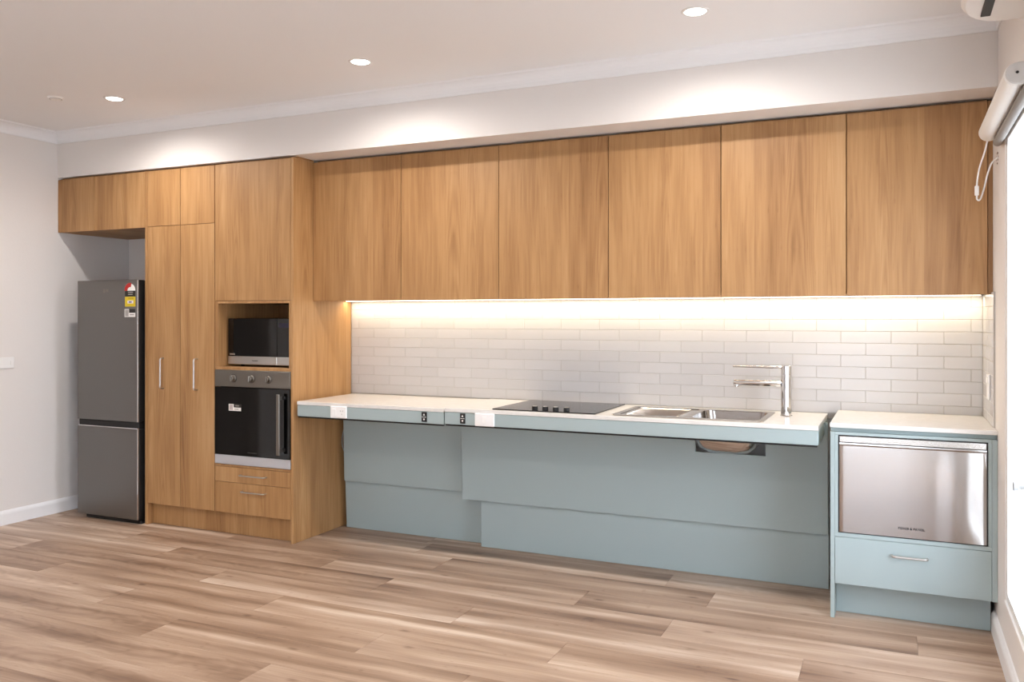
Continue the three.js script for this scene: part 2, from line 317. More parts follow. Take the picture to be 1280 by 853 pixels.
// window with frame, glass and catch
{
  const g = new THREE.Group(); g.name = 'window_1'; g.userData.kind = 'structure'; g.userData.label = 'tall bright window with a low sill in the right wall'; scene.add(g);
  const { z0, z1, y0, y1 } = WIN, xa = XR + 0.004, xb = XR + 0.044;
  const fr = (zA, zB, yA, yB) => cbox(xa, xb, yA, yB, zA, zB, 0.002);
  mesh('window_frame', merge(fr(z0, z0 + 0.035, y0, y1), fr(z1 - 0.035, z1, y0, y1), fr(z0 + 0.035, z1 - 0.035, y0, y0 + 0.035), fr(z0 + 0.035, z1 - 0.035, y1 - 0.035, y1)), M.frame, g);
  mesh('pane', cbox(xa + 0.018, xa + 0.022, y0 + 0.03, y1 - 0.03, z0 + 0.03, z1 - 0.03, 0), M.pane, g);
  mesh('window_sill', cbox(XR - 0.004, xa, y0, y0 + 0.004, z0, z1, 0.001), M.trim, g);
}

{
  const g = new THREE.Group(); g.name = 'window_3'; g.userData.kind = 'structure'; g.userData.label = 'glazed sliding doors further along the window wall'; scene.add(g);
  const { z0, z1, y0, y1 } = WIN3, xa = XR + 0.04, xb = XR + 0.08, zm = (z0 + z1) / 2, fr = (a, b, c, d) => cbox(xa, xb, c, d, a, b, 0.002);
  mesh('window_frame', merge(fr(z0, z0 + 0.045, y0, y1), fr(z1 - 0.045, z1, y0, y1), fr(z0 + 0.045, z1 - 0.045, y0, y0 + 0.05), fr(z0 + 0.045, z1 - 0.045, y1 - 0.05, y1), fr(zm - 0.04, zm + 0.04, y0 + 0.05, y1 - 0.05)), M.frame, g);
  for (const [a, b] of [[z0 + 0.04, zm - 0.035], [zm + 0.035, z1 - 0.04]]) mesh('pane', cbox(xa + 0.018, xa + 0.022, y0 + 0.045, y1 - 0.045, a, b, 0), M.pane, g);
}

// ---------------------------------------------------------------- lamps
function downlight(x, z, label, group) {
  const t = thing('downlight', label, 'downlight', [x, CEIL, z], group);
  const ring = new THREE.LatheGeometry([[0.046, -0.001], [0.047, -0.004], [0.056, -0.004], [0.059, -0.0015], [0.059, -0.0002], [0.046, -0.0002]].map((p) => new THREE.Vector2(...p)), 40);
  const r = shadows(new THREE.Mesh(ring, M.whiteGloss)); r.name = 'trim_ring'; t.add(r);
  const d = new THREE.Mesh(new THREE.LatheGeometry([[0.0001, -0.0105], [0.018, -0.0098], [0.032, -0.0075], [0.042, -0.0045], [0.0462, -0.0012], [0.0001, -0.0008]].map((p) => new THREE.Vector2(...p)), 40), M.lampGlow); d.name = 'diffuser'; t.add(d);
  const s = new THREE.SpotLight(DOWNLIGHT_COLOR, DOWNLIGHT_CANDELA, 0, 1.5, 0.7, 2);
  s.position.set(0, -0.014, 0); s.target.position.set(0, -2, 0); s.castShadow = true; s.shadow.radius = 1.6; s.shadow.mapSize.set(1024, 1024); s.shadow.bias = -0.0005;
  t.add(s, s.target);
}
downlight(-0.867, 1.13, 'round recessed ceiling downlight above the tall pantry, beside the smoke detector', 'ceiling downlights');
downlight(0.872, 1.14, 'round recessed ceiling downlight in front of the first wall cabinets past the oven tower', 'ceiling downlights');
downlight(2.567, 1.15, 'round recessed ceiling downlight in front of the wall cabinets over the sink', 'ceiling downlights');
downlight(-0.867, 3.6, 'round recessed ceiling downlight out in the room by the passage', 'ceiling downlights');
downlight(0.86, 3.6, 'round recessed ceiling downlight out in the middle of the room', 'ceiling downlights');
downlight(2.567, 3.6, 'round recessed ceiling downlight out in the room by the window wall', 'ceiling downlights');

{
  const t = thing('led_strip_light', 'long warm glowing strip light under the oak wall cabinets', 'strip light', [1.87, 1.476, 0.062]);
  mesh('profile', cbox(0.024, 3.712, 1.4795, 1.4835, 0.05, 0.074, 0.0005), M.satin, t);
  mesh('diffuser', cbox(0.025, 3.711, 1.4765, 1.4794, 0.0545, 0.0695, 0.0005), M.stripGlow, t);
  const a = new THREE.RectAreaLight(STRIP_COLOR, STRIP_NITS, 3.685, 0.014); a.position.set(0, -0.001, 0); a.rotation.x = -Math.PI / 2; t.add(a);
}

// ---------------------------------------------------------------- tall oak units
function barHandle(name, parent, p0, p1, r = 0.0055, stand = 0.03) {   // bow handle standing off the front face (z = p[2])
  const [x0, y0, z] = p0, [x1, y1] = p1;
  const dx = x1 - x0, dy = y1 - y0, L = Math.hypot(dx, dy), ux = dx / L, uy = dy / L, c = 0.011;
  const pts = [[x0, y0, z - 0.001], [x0, y0, z + stand * 0.55], [x0 + ux * c * 0.3, y0 + uy * c * 0.3, z + stand * 0.86], [x0 + ux * c, y0 + uy * c, z + stand]];
  for (let i = 1; i < 8; i++) pts.push([x0 + ux * mix(c, L - c, i / 8), y0 + uy * mix(c, L - c, i / 8), z + stand]);
  pts.push([x1 - ux * c, y1 - uy * c, z + stand], [x1 - ux * c * 0.3, y1 - uy * c * 0.3, z + stand * 0.86], [x1, y1, z + stand * 0.55], [x1, y1, z - 0.001]);
  return mesh(name, tube(pts, r, 60, 10), M.satin, parent);
}
const YT = 2.341, GAP = 0.002;
{
  // cabinet above the fridge
  const x0 = XL + 0.002, x1 = -1.2025, y0 = 1.968;
  const t = thing('overhead_cabinet', 'short oak cabinet bridging the alcove above the fridge', 'cabinet', [(x0 + x1) / 2, y0, 0.3]);
  mesh('carcass', oakBox(x0, x1, y0 + 0.001, YT, 0.002, ZT - 0.0195), M.oak, t);
  const seam = -1.6746;
  mesh('door', oakBox(x0, seam - GAP, y0, YT - 0.003, ZT - 0.018, ZT), M.oak, t);
  mesh('door', oakBox(seam + GAP, x1 - GAP, y0, YT - 0.003, ZT - 0.018, ZT), M.oak, t);
  mesh('top_filler', oakBox(x0, x1, YT + 0.0005, 2.3525, 0.4, ZT - 0.04, 0), M.oak, t);
}
{
  const xa = -1.2017, xc = -1.1811, xm = -0.8911, xe = -0.6008;
  const t = thing('pantry_cabinet', 'tall oak pantry with two long doors between the fridge and the oven tower', 'cabinet', [(xa + xe) / 2, 0, 0.3]);
  mesh('side_panel', oakBox(xa, xc, 0.0005, YT, 0.002, ZT), M.oak, t);
  mesh('carcass', oakBox(xc + 0.0005, xe - 0.0005, 0.15, YT - 0.001, 0.002, ZT - 0.0195), M.oak, t);
  mesh('plinth', oakBox(xc + 0.0005, xe - 0.0003, 0.0005, 0.1495, 0.42, ZT - 0.05), M.oak, t);
  for (const [a, b, hx] of [[xc, xm, -1.0358], [xm, xe, -0.7466]]) {
    const d = mesh('door', oakBox(a + GAP, b - GAP, 0.1435, 1.9695, ZT - 0.018, ZT), M.oak, t);
    barHandle('handle', d, [hx, 0.9075, ZT], [hx, 1.105, ZT]);
    mesh('upper_door', oakBox(a + GAP, b - GAP, 1.972, YT - 0.003, ZT - 0.018, ZT), M.oak, t);
  }
  mesh('top_filler', oakBox(xa, xe, YT + 0.0005, 2.3525, 0.4, ZT - 0.04, 0), M.oak, t);
}
{
  const xe = -0.6, xf = 0, xg = XG;
  const t = thing('oven_tower_cabinet', 'tall oak cabinet holding the microwave and the wall oven', 'cabinet', [(xe + xg) / 2, 0, 0.3]);
  mesh('side_panel', oakBox(xf, xg, 0.0005, YT, 0.0, ZT), M.oak, t);
  mesh('side_panel', oakBox(xe, xe + 0.016, 0.15, YT - 0.001, 0.002, ZT - 0.0195), M.oak, t);
  mesh('back_panel', oakBox(xe + 0.0165, xf - 0.0005, 0.15, YT - 0.001, 0.002, 0.016), M.oak, t);
  // surround of the microwave recess
  mesh('recess_side', oakBox(xe + GAP, xe + 0.0275, 1.0608, 1.4745, 0.0165, ZT - 0.001), M.oak, t);
  mesh('recess_side', oakBox(xf - 0.0155, xf - GAP, 1.0608, 1.4745, 0.0165, ZT - 0.001), M.oak, t);
  mesh('recess_top', oakBox(xe + 0.0278, xf - 0.0158, 1.4585, 1.4745, 0.0165, ZT - 0.001), M.oak, t);
  mesh('shelf', oakBox(xe + GAP, xf - GAP, 1.0425, 1.0603, 0.0165, ZT - 0.001), M.oak, t);
  mesh('upper_box', oakBox(xe + 0.0165, xf - 0.0005, 1.479, YT - 0.001, 0.0165, ZT - 0.0195), M.oak, t);
  mesh('door', oakBox(xe + GAP, xf - GAP, 1.4765, YT - 0.003, ZT - 0.018, ZT), M.oak, t);
  mesh('rail', oakBox(xe + GAP, xf - GAP, 0.4335, 0.4465, 0.0165, ZT - 0.001), M.oak, t);
  mesh('lower_box', oakBox(xe + 0.0165, xf - 0.0005, 0.15, 0.432, 0.0165, ZT - 0.0195), M.oak, t);
  const d1 = mesh('drawer', oakBox(xe + GAP, xf - GAP, 0.338, 0.4315, ZT - 0.018, ZT), M.oak, t);
  barHandle('handle', d1, [-0.385, 0.388, ZT], [-0.185, 0.388, ZT], 0.0045, 0.026);
  const d2 = mesh('drawer', oakBox(xe + GAP, xf - GAP, 0.1435, 0.3355, ZT - 0.018, ZT), M.oak, t);
  barHandle('handle', d2, [-0.372, 0.2865, ZT], [-0.19, 0.2865, ZT], 0.0045, 0.026);
  mesh('plinth', oakBox(xe - 0.0, xf - 0.0004, 0.0005, 0.1495, 0.42, ZT - 0.05), M.oak, t);
  mesh('top_filler', oakBox(xe + 0.0005, xg, YT + 0.0005, 2.3525, 0.4, ZT - 0.04, 0), M.oak, t);
}

// ---------------------------------------------------------------- oak wall cabinets
const YU = 1.4739, ZU = 0.41;
const uppers = [0.0188, 0.6588, 1.3005, 1.9442, 2.5353, 3.1242, 3.7131];
const upperLabels = [
  'oak wall cabinet door butting against the oven tower side',
  'oak wall cabinet second from the oven tower, above the joint of the two benches',
  'oak wall cabinet directly above the black cooktop',
  'oak wall cabinet above the sink drainboard',
  'oak wall cabinet above the sink bowl and tap',
  'oak wall cabinet above the dishwasher, next to the window wall',
];
for (let i = 0; i < 6; i++) {
  const x0 = uppers[i], x1 = uppers[i + 1];
  const t = thing('wall_cabinet', upperLabels[i], 'cabinet', [(x0 + x1) / 2, YU, 0.2], 'oak wall cabinets above the benches');
  mesh('carcass', oakBox(x0 + 0.0005, x1 - 0.0005, 1.484, YT - 0.001, 0.0025, ZU - 0.026), M.oak, t);
  mesh('door', oakBox(x0 + GAP, x1 - GAP, YU, YT - 0.004, ZU - 0.018, ZU), M.oak, t);
  mesh('top_filler', oakBox(x0, x1, YT - 0.0005, 2.3525, 0.2, ZU - 0.05, 0), M.oak, t);
  if (i === 5) mesh('side_filler', oakBox(x1 + 0.001, XR - 0.0005, YU, YT, ZU - 0.04, ZU - 0.014), M.oak, t);
}

// ---------------------------------------------------------------- lettering and stickers
const font = await new FontLoader().loadAsync('fonts/droid/droid_sans_bold.typeface.json');
function lettering(text, width, x, y, z) {      // flat raised letters, left end and baseline at x, y
  const g = new TextGeometry(text, { font, size: 1, depth: 0.05, curveSegments: 3 }); g.computeBoundingBox();
  const w = g.boundingBox.max.x - g.boundingBox.min.x, k = width / w; g.translate(-g.boundingBox.min.x, 0, 0).scale(k, k, 0.0006 / 0.05);
  return g.translate(x, y, z);
}
function printed(w, h, draw) { const c = document.createElement('canvas'); c.width = w; c.height = h; const k = c.getContext('2d'); draw(k, w, h); const t = new THREE.CanvasTexture(c); t.colorSpace = THREE.SRGBColorSpace; t.anisotropy = 4; return std({ map: t, roughness: 0.45 }); }
function sticker(name, parent, mat, x0, x1, y0, y1, z) {
  const g = new THREE.BoxGeometry(x1 - x0, y1 - y0, 0.0005).translate((x0 + x1) / 2, (y0 + y1) / 2, z + 0.00035);
  return mesh(name, g, mat, parent);
}

// ---------------------------------------------------------------- fridge
{
  const x0 = -1.785, x1 = -1.217, zf = 0.645, y0 = 0.032, y1 = 1.622;
  const t = thing('fridge', 'grey steel two-door fridge with freezer below standing in the alcove', 'fridge', [(x0 + x1) / 2, 0, 0.33]);
  mesh('cabinet_body', cbox(x0 + 0.002, x1, 0.025, y1 - 0.004, 0.03, zf - 0.06, 0.004), M.black, t);
  mesh('base', cbox(x0 + 0.05, x1 - 0.004, 0.0005, 0.0245, 0.05, zf - 0.03, 0.003), M.black, t);
  const door = (name, a, b) => {
    const d = mesh(name, cbox(x0, x1 - 0.001, a, b, zf - 0.012, zf, 0.003), M.fridge, t);
    mesh('door_edge', cbox(x0 + 0.002, x1 - 0.001, a + 0.002, b - 0.002, zf - 0.058, zf - 0.0125, 0.002), M.black, d);
    return d;
  };
  const up = door('fridge_door', 0.678, y1), low = door('freezer_door', y0, 0.632);
  mesh('handle_recess', cbox(x0 + 0.004, x1 - 0.003, 0.634, 0.676, zf - 0.055, zf - 0.012, 0.002), M.black, t);
  mesh('grip_trim', cbox(x0, x1 - 0.001, 0.6325, 0.6385, zf - 0.011, zf + 0.0005, 0.001), M.chrome, low);
  mesh('edge_trim', cbox(x1 - 0.0048, x1 - 0.0002, 0.68, y1 - 0.002, zf - 0.004, zf + 0.0006, 0.0008), M.chrome, up);
  mesh('edge_trim', cbox(x1 - 0.0048, x1 - 0.0002, y0 + 0.002, 0.63, zf - 0.004, zf + 0.0006, 0.0008), M.chrome, low);
  // energy rating and warranty stickers
  const halfdisc = new THREE.Shape(); halfdisc.moveTo(-0.047, 0); halfdisc.absarc(0, 0, 0.047, Math.PI, 0, true); halfdisc.lineTo(-0.047, 0);
  const redarc = new THREE.Shape(); redarc.absarc(0, 0, 0.052, Math.PI * 1.0, Math.PI * 0.42, true); redarc.absarc(0, 0, 0.024, Math.PI * 0.42, Math.PI, false);
  const cxs = -1.286, cys = 1.549;
  mesh('rating_sticker', new THREE.ExtrudeGeometry(halfdisc, { depth: 0.0004, bevelEnabled: false, curveSegments: 20 }).translate(cxs, cys, zf + 0.0001), M.white, up);
  mesh('rating_arc', new THREE.ExtrudeGeometry(redarc, { depth: 0.0004, bevelEnabled: false, curveSegments: 20 }).translate(cxs, cys, zf + 0.0006), std({ color: 0xb5231f, roughness: 0.5 }), up);
  sticker('rating_band', up, printed(128, 64, (k, w, h) => { k.fillStyle = '#1a1716'; k.fillRect(0, 0, w, h); k.fillStyle = '#b8b4ae'; k.fillRect(38, 12, 62, 8); k.fillRect(38, 36, 58, 8); }), -1.333, -1.240, 1.511, 1.5485, zf);
  sticker('energy_sticker', up, printed(128, 96, (k, w, h) => { k.fillStyle = '#d8bd23'; k.fillRect(0, 0, w, h); k.fillStyle = '#b39a12'; k.fillRect(40, 10, 64, 12); k.fillStyle = '#efe6e8'; k.fillRect(30, 38, 72, 28); k.fillStyle = '#4a3a63'; k.fillRect(46, 46, 36, 12); }), -1.333, -1.238, 1.444, 1.509, zf);
  sticker('warranty_sticker', up, printed(128, 72, (k, w, h) => { k.fillStyle = '#e9e6e2'; k.fillRect(0, 0, w, h); k.fillStyle = '#a9a5a1'; k.fillRect(6, 6, 42, 60); k.fillStyle = '#191615'; k.fillRect(54, 0, 74, 34); k.fillStyle = '#8f8b86'; k.fillRect(62, 48, 52, 8); }), -1.337, -1.240, 1.375, 1.427, zf);
  mesh('badge', merge(cbox(-1.535, -1.517, 1.537, 1.562, zf, zf + 0.0012, 0.0003), cbox(-1.510, -1.487, 1.543, 1.562, zf, zf + 0.0012, 0.0003)), M.inox, up);
}

// ---------------------------------------------------------------- microwave in its recess
{
  const x0 = -0.556, x1 = -0.045, zf = 0.53, y0 = 1.0615, y1 = 1.366;
  const t = thing('microwave', 'black microwave with a steel lower band in the oak recess', 'microwave', [(x0 + x1) / 2, 1.0605, 0.33]);
  mesh('casing', cbox(x0, x1, y0 + 0.01, y1, 0.13, zf - 0.031, 0.004), M.black, t);
  for (const [fx, fz] of [[x0 + 0.05, 0.18], [x1 - 0.05, 0.18], [x0 + 0.05, 0.45], [x1 - 0.05, 0.45]]) mesh('foot', cyl(0.012, 0.012, 0.0105, fx, 1.0606, fz, 'y', 12), M.black, t);
  const split = x1 - 0.118;
  const d = mesh('door', cbox(x0, split - 0.0008, y0 + 0.064, y1, zf - 0.03, zf, 0.003), M.blackGlass, t);
  mesh('door_band', cbox(x0, split - 0.0008, y0 + 0.012, y0 + 0.063, zf - 0.03, zf + 0.002, 0.003), M.satin, d);
  mesh('badge', lettering('Panasonic', 0.047, x0 + 0.198, y0 + 0.034, zf + 0.002), M.black, d);
  mesh('inverter_badge', cbox(x0 + 0.014, x0 + 0.056, y0 + 0.072, y0 + 0.081, zf, zf + 0.0006, 0.0002), M.satin, d);
  const c = mesh('control_panel', cbox(split + 0.0008, x1, y0 + 0.064, y1, zf - 0.03, zf, 0.003), M.blackGlass, t);
  mesh('display', cbox(split + 0.014, x1 - 0.014, y1 - 0.058, y1 - 0.03, zf, zf + 0.0006, 0.0002), M.screen, c);
  mesh('open_button', cbox(split + 0.0008, x1, y0 + 0.012, y0 + 0.063, zf - 0.03, zf + 0.002, 0.003), M.satin, t);
}

// ---------------------------------------------------------------- wall oven
{
  const x0 = -0.596, x1 = -0.004;
  const t = thing('wall_oven', 'black glass wall oven with three knobs and an upright side handle', 'oven', [-0.3, 0.448, 0.3]);
  mesh('casing', cbox(-0.575, -0.012, 0.4475, 1.0415, 0.06, ZT - 0.022, 0.002), M.black, t);
  const c = mesh('control_panel', cbox(x0, x1, 0.937, 1.0412, ZT - 0.021, ZT + 0.004, 0.002), M.inox, t);
  for (const kx of [-0.4424, -0.2989, -0.1678]) {
    const k = mesh('knob', merge(cyl(0.023, 0.021, 0.006, kx, 0.991, ZT + 0.0042, 'z', 28), cyl(0.0185, 0.017, 0.02, kx, 0.991, ZT + 0.0102, 'z', 28), cbox(kx - 0.004, kx + 0.004, 0.973, 1.009, ZT + 0.03, ZT + 0.036, 0.002)), M.inox, c);
    mesh('knob_ring', new THREE.TorusGeometry(0.0245, 0.0016, 8, 28).translate(kx, 0.991, ZT + 0.0045), M.black, k);
  }
  const d = mesh('door', cbox(x0, x1, 0.508, 0.9345, ZT - 0.021, ZT + 0.004, 0.0025), M.blackGlass, t);
  mesh('handle', merge(cbox(-0.0765, -0.0515, 0.536, 0.905, ZT + 0.034, ZT + 0.046, 0.003), cbox(-0.070, -0.058, 0.552, 0.572, ZT + 0.0042, ZT + 0.0345, 0.002), cbox(-0.070, -0.058, 0.870, 0.890, ZT + 0.0042, ZT + 0.0345, 0.002)), M.inox, d);
  sticker('warranty_sticker', d, printed(128, 56, (k, w, h) => { k.fillStyle = '#ece9e4'; k.fillRect(0, 0, w, h); k.fillStyle = '#b1a39f'; k.fillRect(8, 5, 36, 46); k.fillStyle = '#14120f'; k.fillRect(52, 0, 76, 28); k.fillStyle = '#8a8378'; k.fillRect(68, 8, 40, 10); k.fillStyle = '#a9a5a0'; k.fillRect(58, 38, 44, 8); }), -0.481, -0.382, 0.787, 0.829, ZT + 0.004);
  mesh('badge', cbox(-0.33, -0.262, 0.528, 0.535, ZT + 0.004, ZT + 0.0046, 0.0002), std({ color: 0x4a4a4a, metalness: 0.6, roughness: 0.5 }), d);
  mesh('lower_trim', cbox(x0, x1, 0.4495, 0.5065, ZT - 0.021, ZT + 0.004, 0.002), M.paleSteel, t);
}

// ---------------------------------------------------------------- height-adjustable benches
const ZB = 0.60, YB1 = 0.866, YB2 = 0.870, XJ = 1.0545;
function outlet(parent, x0, x1, y0, y1, z, sockets) {
  const o = mesh('power_outlet', cbox(x0, x1, y0, y1, z, z + 0.011, 0.004), M.whiteGloss, parent);
  for (const [cx, kind] of sockets) {
    if (kind === 's') mesh('switch', cbox(cx - 0.013, cx + 0.013, (y0 + y1) / 2 - 0.019, (y0 + y1) / 2 + 0.019, z + 0.0112, z + 0.0145, 0.0012), M.white, o);
    else mesh('socket', merge(...[[-0.008, 0.008, 0.5], [0.008, 0.008, -0.5], [0, -0.011, 0]].map(([sx, sy, a]) => new THREE.BoxGeometry(0.0022, 0.009, 0.001).rotateZ(a).translate(cx + sx, (y0 + y1) / 2 + sy, z + 0.0114))), M.greyPlastic, o);
  }
  return o;
}
function remote(parent, x0, x1, y0, y1, z) {
  const r = mesh('height_switch', cbox(x0, x1, y0, y1, z, z + 0.006, 0.002), M.black, parent);
  const cx = (x0 + x1) / 2, cy = (y0 + y1) / 2;
  const tri = (s) => { const h = new THREE.Shape(); h.moveTo(-0.006, 0); h.lineTo(0.006, 0); h.lineTo(0, 0.011 * s); return new THREE.ExtrudeGeometry(h, { depth: 0.0006, bevelEnabled: false }); };
  mesh('arrow_up', tri(1).translate(cx, cy + 0.009, z + 0.0061), M.white, r);
  mesh('arrow_down', tri(-1).translate(cx, cy - 0.009, z + 0.0061), M.white, r);
  mesh('divider', cbox(x0 + 0.004, x1 - 0.004, cy - 0.0012, cy + 0.0012, z + 0.0055, z + 0.0068, 0.0002), M.white, r);
}
function bench(label, x0, x1, yTop, holes, legs) {
  const t = thing('adjustable_bench', label, 'bench', [(x0 + x1) / 2, 0, 0.3]);
  const yS = yTop - 0.021, yA = yTop - 0.089;
  mesh('worktop', slabShape(rect(x0, x1, 0.004, ZB), holes, yS, yTop, 0.0012), M.stone, t);
  mesh('front_fascia', cbox(x0 + 0.001, x1 - 0.001, yA, yS - 0.0012, ZB - 0.019, ZB - 0.0015, 0.0012), M.green, t);
  mesh('side_fascia', cbox(x0 + 0.001, x0 + 0.017, yA, yS - 0.0012, 0.03, ZB - 0.0195, 0.0012), M.green, t);
  mesh('side_fascia', cbox(x1 - 0.017, x1 - 0.001, yA, yS - 0.0012, 0.03, ZB - 0.0195, 0.0012), M.green, t);
  mesh('safety_strip', cbox(x0 + 0.004, x1 - 0.004, yA - 0.009, yA - 0.0004, ZB - 0.018, ZB - 0.004, 0.002), M.black, t);
  for (const lx of legs) mesh('lift_leg', cbox(lx - 0.03, lx + 0.03, 0.0005, yS - 0.001, 0.02, 0.07, 0.003), M.greyPlastic, t);
  return t;
}
const SINK = { x0: 2.005, x1: 2.762, z0: 0.085, z1: 0.565, bx0: 2.405, bx1: 2.735, bz0: 0.135, bz1: 0.525 };
{
  const t = bench('shorter white-topped bench with green fascia beside the oven tower', 0.047, XJ - 0.001, YB1, [], [0.12, 0.9]);
  outlet(t, 0.2949, 0.4102, 0.7785, 0.8495, ZB - 0.0014, [[0.326, 's'], [0.378, 'k']]);
  remote(t, 0.913, 0.9475, 0.786, 0.841, ZB - 0.0014);
}
{
  const t = bench('longer white-topped bench with green fascia carrying the cooktop and sink', XJ + 0.003, 3.0132, YB2, [roundRect(SINK.bx0 - 0.004, SINK.bx1 + 0.004, SINK.bz0 - 0.004, SINK.bz1 + 0.004, 0.05)], [1.2, 2.95]);
  outlet(t, 1.2486, 1.3669, 0.7805, 0.8515, ZB - 0.0014, [[1.3085, 's']]);
  remote(t, 1.1567, 1.1885, 0.789, 0.8445, ZB - 0.0014);
}

// cooktop
{
  const t = thing('cooktop', 'flat black ceramic cooktop with four knobs set in the white worktop', 'cooktop', [1.63, YB2, 0.31]);
  mesh('glass', slabShape(roundRect(1.335, 1.925, 0.03, 0.572, 0.008, 3), [], YB2 + 0.0002, YB2 + 0.006, 0.0012), M.ceramic, t);
  for (const kx of [1.574, 1.634, 1.694, 1.755]) {
    const k = mesh('knob', cyl(0.0165, 0.0155, 0.019, kx, YB2 + 0.0062, 0.535, 'y', 24), M.black, t);
    mesh('knob_cap', cyl(0.0125, 0.0115, 0.0025, kx, YB2 + 0.0253, 0.535, 'y', 24), M.satin, k);
  }
  for (const [cx, cz, r] of [[1.48, 0.17, 0.105], [1.79, 0.17, 0.08], [1.48, 0.4, 0.08], [1.79, 0.41, 0.08]]) mesh('heating_ring', new THREE.RingGeometry(r - 0.0016, r, 48).rotateX(-Math.PI / 2).translate(cx, YB2 + 0.0063, cz), std({ color: 0x4a4a4c, roughness: 0.3 }), t);
}

// sink
{
  const S = SINK, t = thing('sink', 'stainless steel sink with drainboard set in the white worktop', 'sink', [(S.x0 + S.x1) / 2, YB2, 0.33]);
  const top = YB2 + 0.0042;
  mesh('rim', slabShape(roundRect(S.x0, S.x1, S.z0, S.z1, 0.03), [roundRect(S.bx0, S.bx1, S.bz0, S.bz1, 0.05), roundRect(S.x0 + 0.03, S.bx0 - 0.03, S.bz0 - 0.01, S.bz1, 0.03)], YB2 + 0.0003, top, 0.0012), M.steel, t);
  mesh('drainboard', slabShape(roundRect(S.x0 + 0.028, S.bx0 - 0.028, S.bz0 - 0.012, S.bz1 + 0.002, 0.03), [], YB2 + 0.0002, YB2 + 0.0012, 0.0002), M.steelSmooth, t);
  for (let i = 0; i < 9; i++) { const z = S.bz0 + 0.045 + i * 0.038; mesh('drain_rib', cyl(0.0045, 0.0045, 0.27, S.x0 + 0.06, YB2 + 0.0012, z, 'x', 10, 0.8), M.steelSmooth, t); }
  // pressed bowl
  const rings = [], n = 6, prof = [[0, 0], [0.004, -0.03], [0.012, -0.10], [0.028, -0.150], [0.06, -0.176], [0.11, -0.186], [0.15, -0.188]];
  for (const [ins, dy] of prof) rings.push(roundRect(S.bx0 + ins, S.bx1 - ins, S.bz0 + ins, S.bz1 - ins, Math.max(0.012, Math.min(0.05 + ins * 0.3, (S.bx1 - S.bx0) / 2 - ins - 0.002)), n).map(([x, z]) => [x, top + dy, z]));
  const pos = [], idx = []; rings.forEach((r) => r.forEach((p) => pos.push(...p))); const m = rings[0].length;
  for (let k = 0; k + 1 < rings.length; k++) for (let i = 0; i < m; i++) { const a = k * m + i, b = k * m + (i + 1) % m; idx.push(a, a + m, b, b, a + m, b + m); }
  const last = (rings.length - 1) * m; pos.push((S.bx0 + S.bx1) / 2, top - 0.189, (S.bz0 + S.bz1) / 2); for (let i = 0; i < m; i++) idx.push(last + i, last + m, last + (i + 1) % m);
  const g = new THREE.BufferGeometry(); g.setAttribute('position', new THREE.Float32BufferAttribute(pos, 3)); g.setIndex(idx); g.computeVertexNormals();
  g.setAttribute('uv', new THREE.Float32BufferAttribute(new Float32Array(pos.length / 3 * 2), 2));
  const bm = M.steelSmooth.clone(); bm.side = THREE.DoubleSide;
  mesh('bowl', g, bm, t);
  mesh('waste', cyl(0.038, 0.036, 0.004, (S.bx0 + S.bx1) / 2, top - 0.1885, (S.bz0 + S.bz1) / 2, 'y', 28), M.chrome, t);
}

// tap
{
  const x = 2.831, z = 0.235, y = YB2;
  const t = thing('mixer_tap', 'tall chrome mixer tap with a straight level spout beside the sink', 'tap', [x, y, z]);
  mesh('body', merge(cyl(0.031, 0.031, 0.006, x, y + 0.0003, z, 'y', 36), cyl(0.0262, 0.0262, 0.206, x, y + 0.006, z, 'y', 36, 0.02)), M.chrome, t);
  mesh('cartridge_cap', cyl(0.0262, 0.0262, 0.042, x, y + 0.2135, z, 'y', 36, 0.05), M.chrome, t);
  mesh('spout', merge(cyl(0.0155, 0.0155, 0.236, x - 0.26, y + 0.164, z + 0.006, 'x', 28, 0.1)), M.chrome, t);
  mesh('aerator', cyl(0.0125, 0.0125, 0.008, x - 0.246, y + 0.1435, z + 0.006, 'y', 24), M.chrome, t);
  const lv = new THREE.CylinderGeometry(0.0075, 0.0042, 0.25, 16).rotateZ(-Math.PI / 2).translate(x - 0.14, y + 0.247, z + 0.006);
  mesh('lever', lv, M.chrome, t);
}

// sliding modesty panels behind the benches
function modesty(label, x0, x1, y0, y1, z, lean, hole) {
  const t = thing('modesty_panel', label, 'panel', [(x0 + x1) / 2, y0, z], 'sage green panels under the benches');
  const w = (x1 - x0) / 2, h = y1 - y0;
  let outer = [[-w, 0], [w, 0], [w, h], [-w, h]];
  if (hole) { const [a, b, c] = hole, m = (x0 + x1) / 2; outer = [[-w, 0], [w, 0], [w, h], [b - m, h], [b - m, c - y0], [a - m, c - y0], [a - m, h], [-w, h]]; }
  const m = shadows(new THREE.Mesh(plateShape(outer, [], -0.016, 0, 0.001), M.green)); m.name = 'panel'; t.add(m); t.rotation.x = lean;
}
modesty('sage green lower panel on the floor below the shorter bench', 0.06, 1.0565, 0.0008, 0.34, 0.110, 0.05);
modesty('sage green upper panel hanging below the shorter bench', 0.07, 1.0, 0.310, 0.842, 0.150, 0.03);
modesty('sage green lower panel on the floor below the longer bench', 1.0765, 3.03, 0.0008, 0.36, 0.180, 0);
modesty('wide sage green upper panel with a notch for the sink bowl', 0.962, 3.028, 0.279, 0.846, 0.203, 0.045, [2.366, 2.727, 0.658]);
tag(mesh('power_cable', tube([[0.04, 0.70, 0.075], [0.026, 0.62, 0.10], [0.024, 0.55, 0.112], [0.03, 0.5, 0.10], [0.045, 0.44, 0.07]], 0.003), M.greyPlastic), 'thin grey cable looping beside the oven tower under the shorter bench', 'cable');

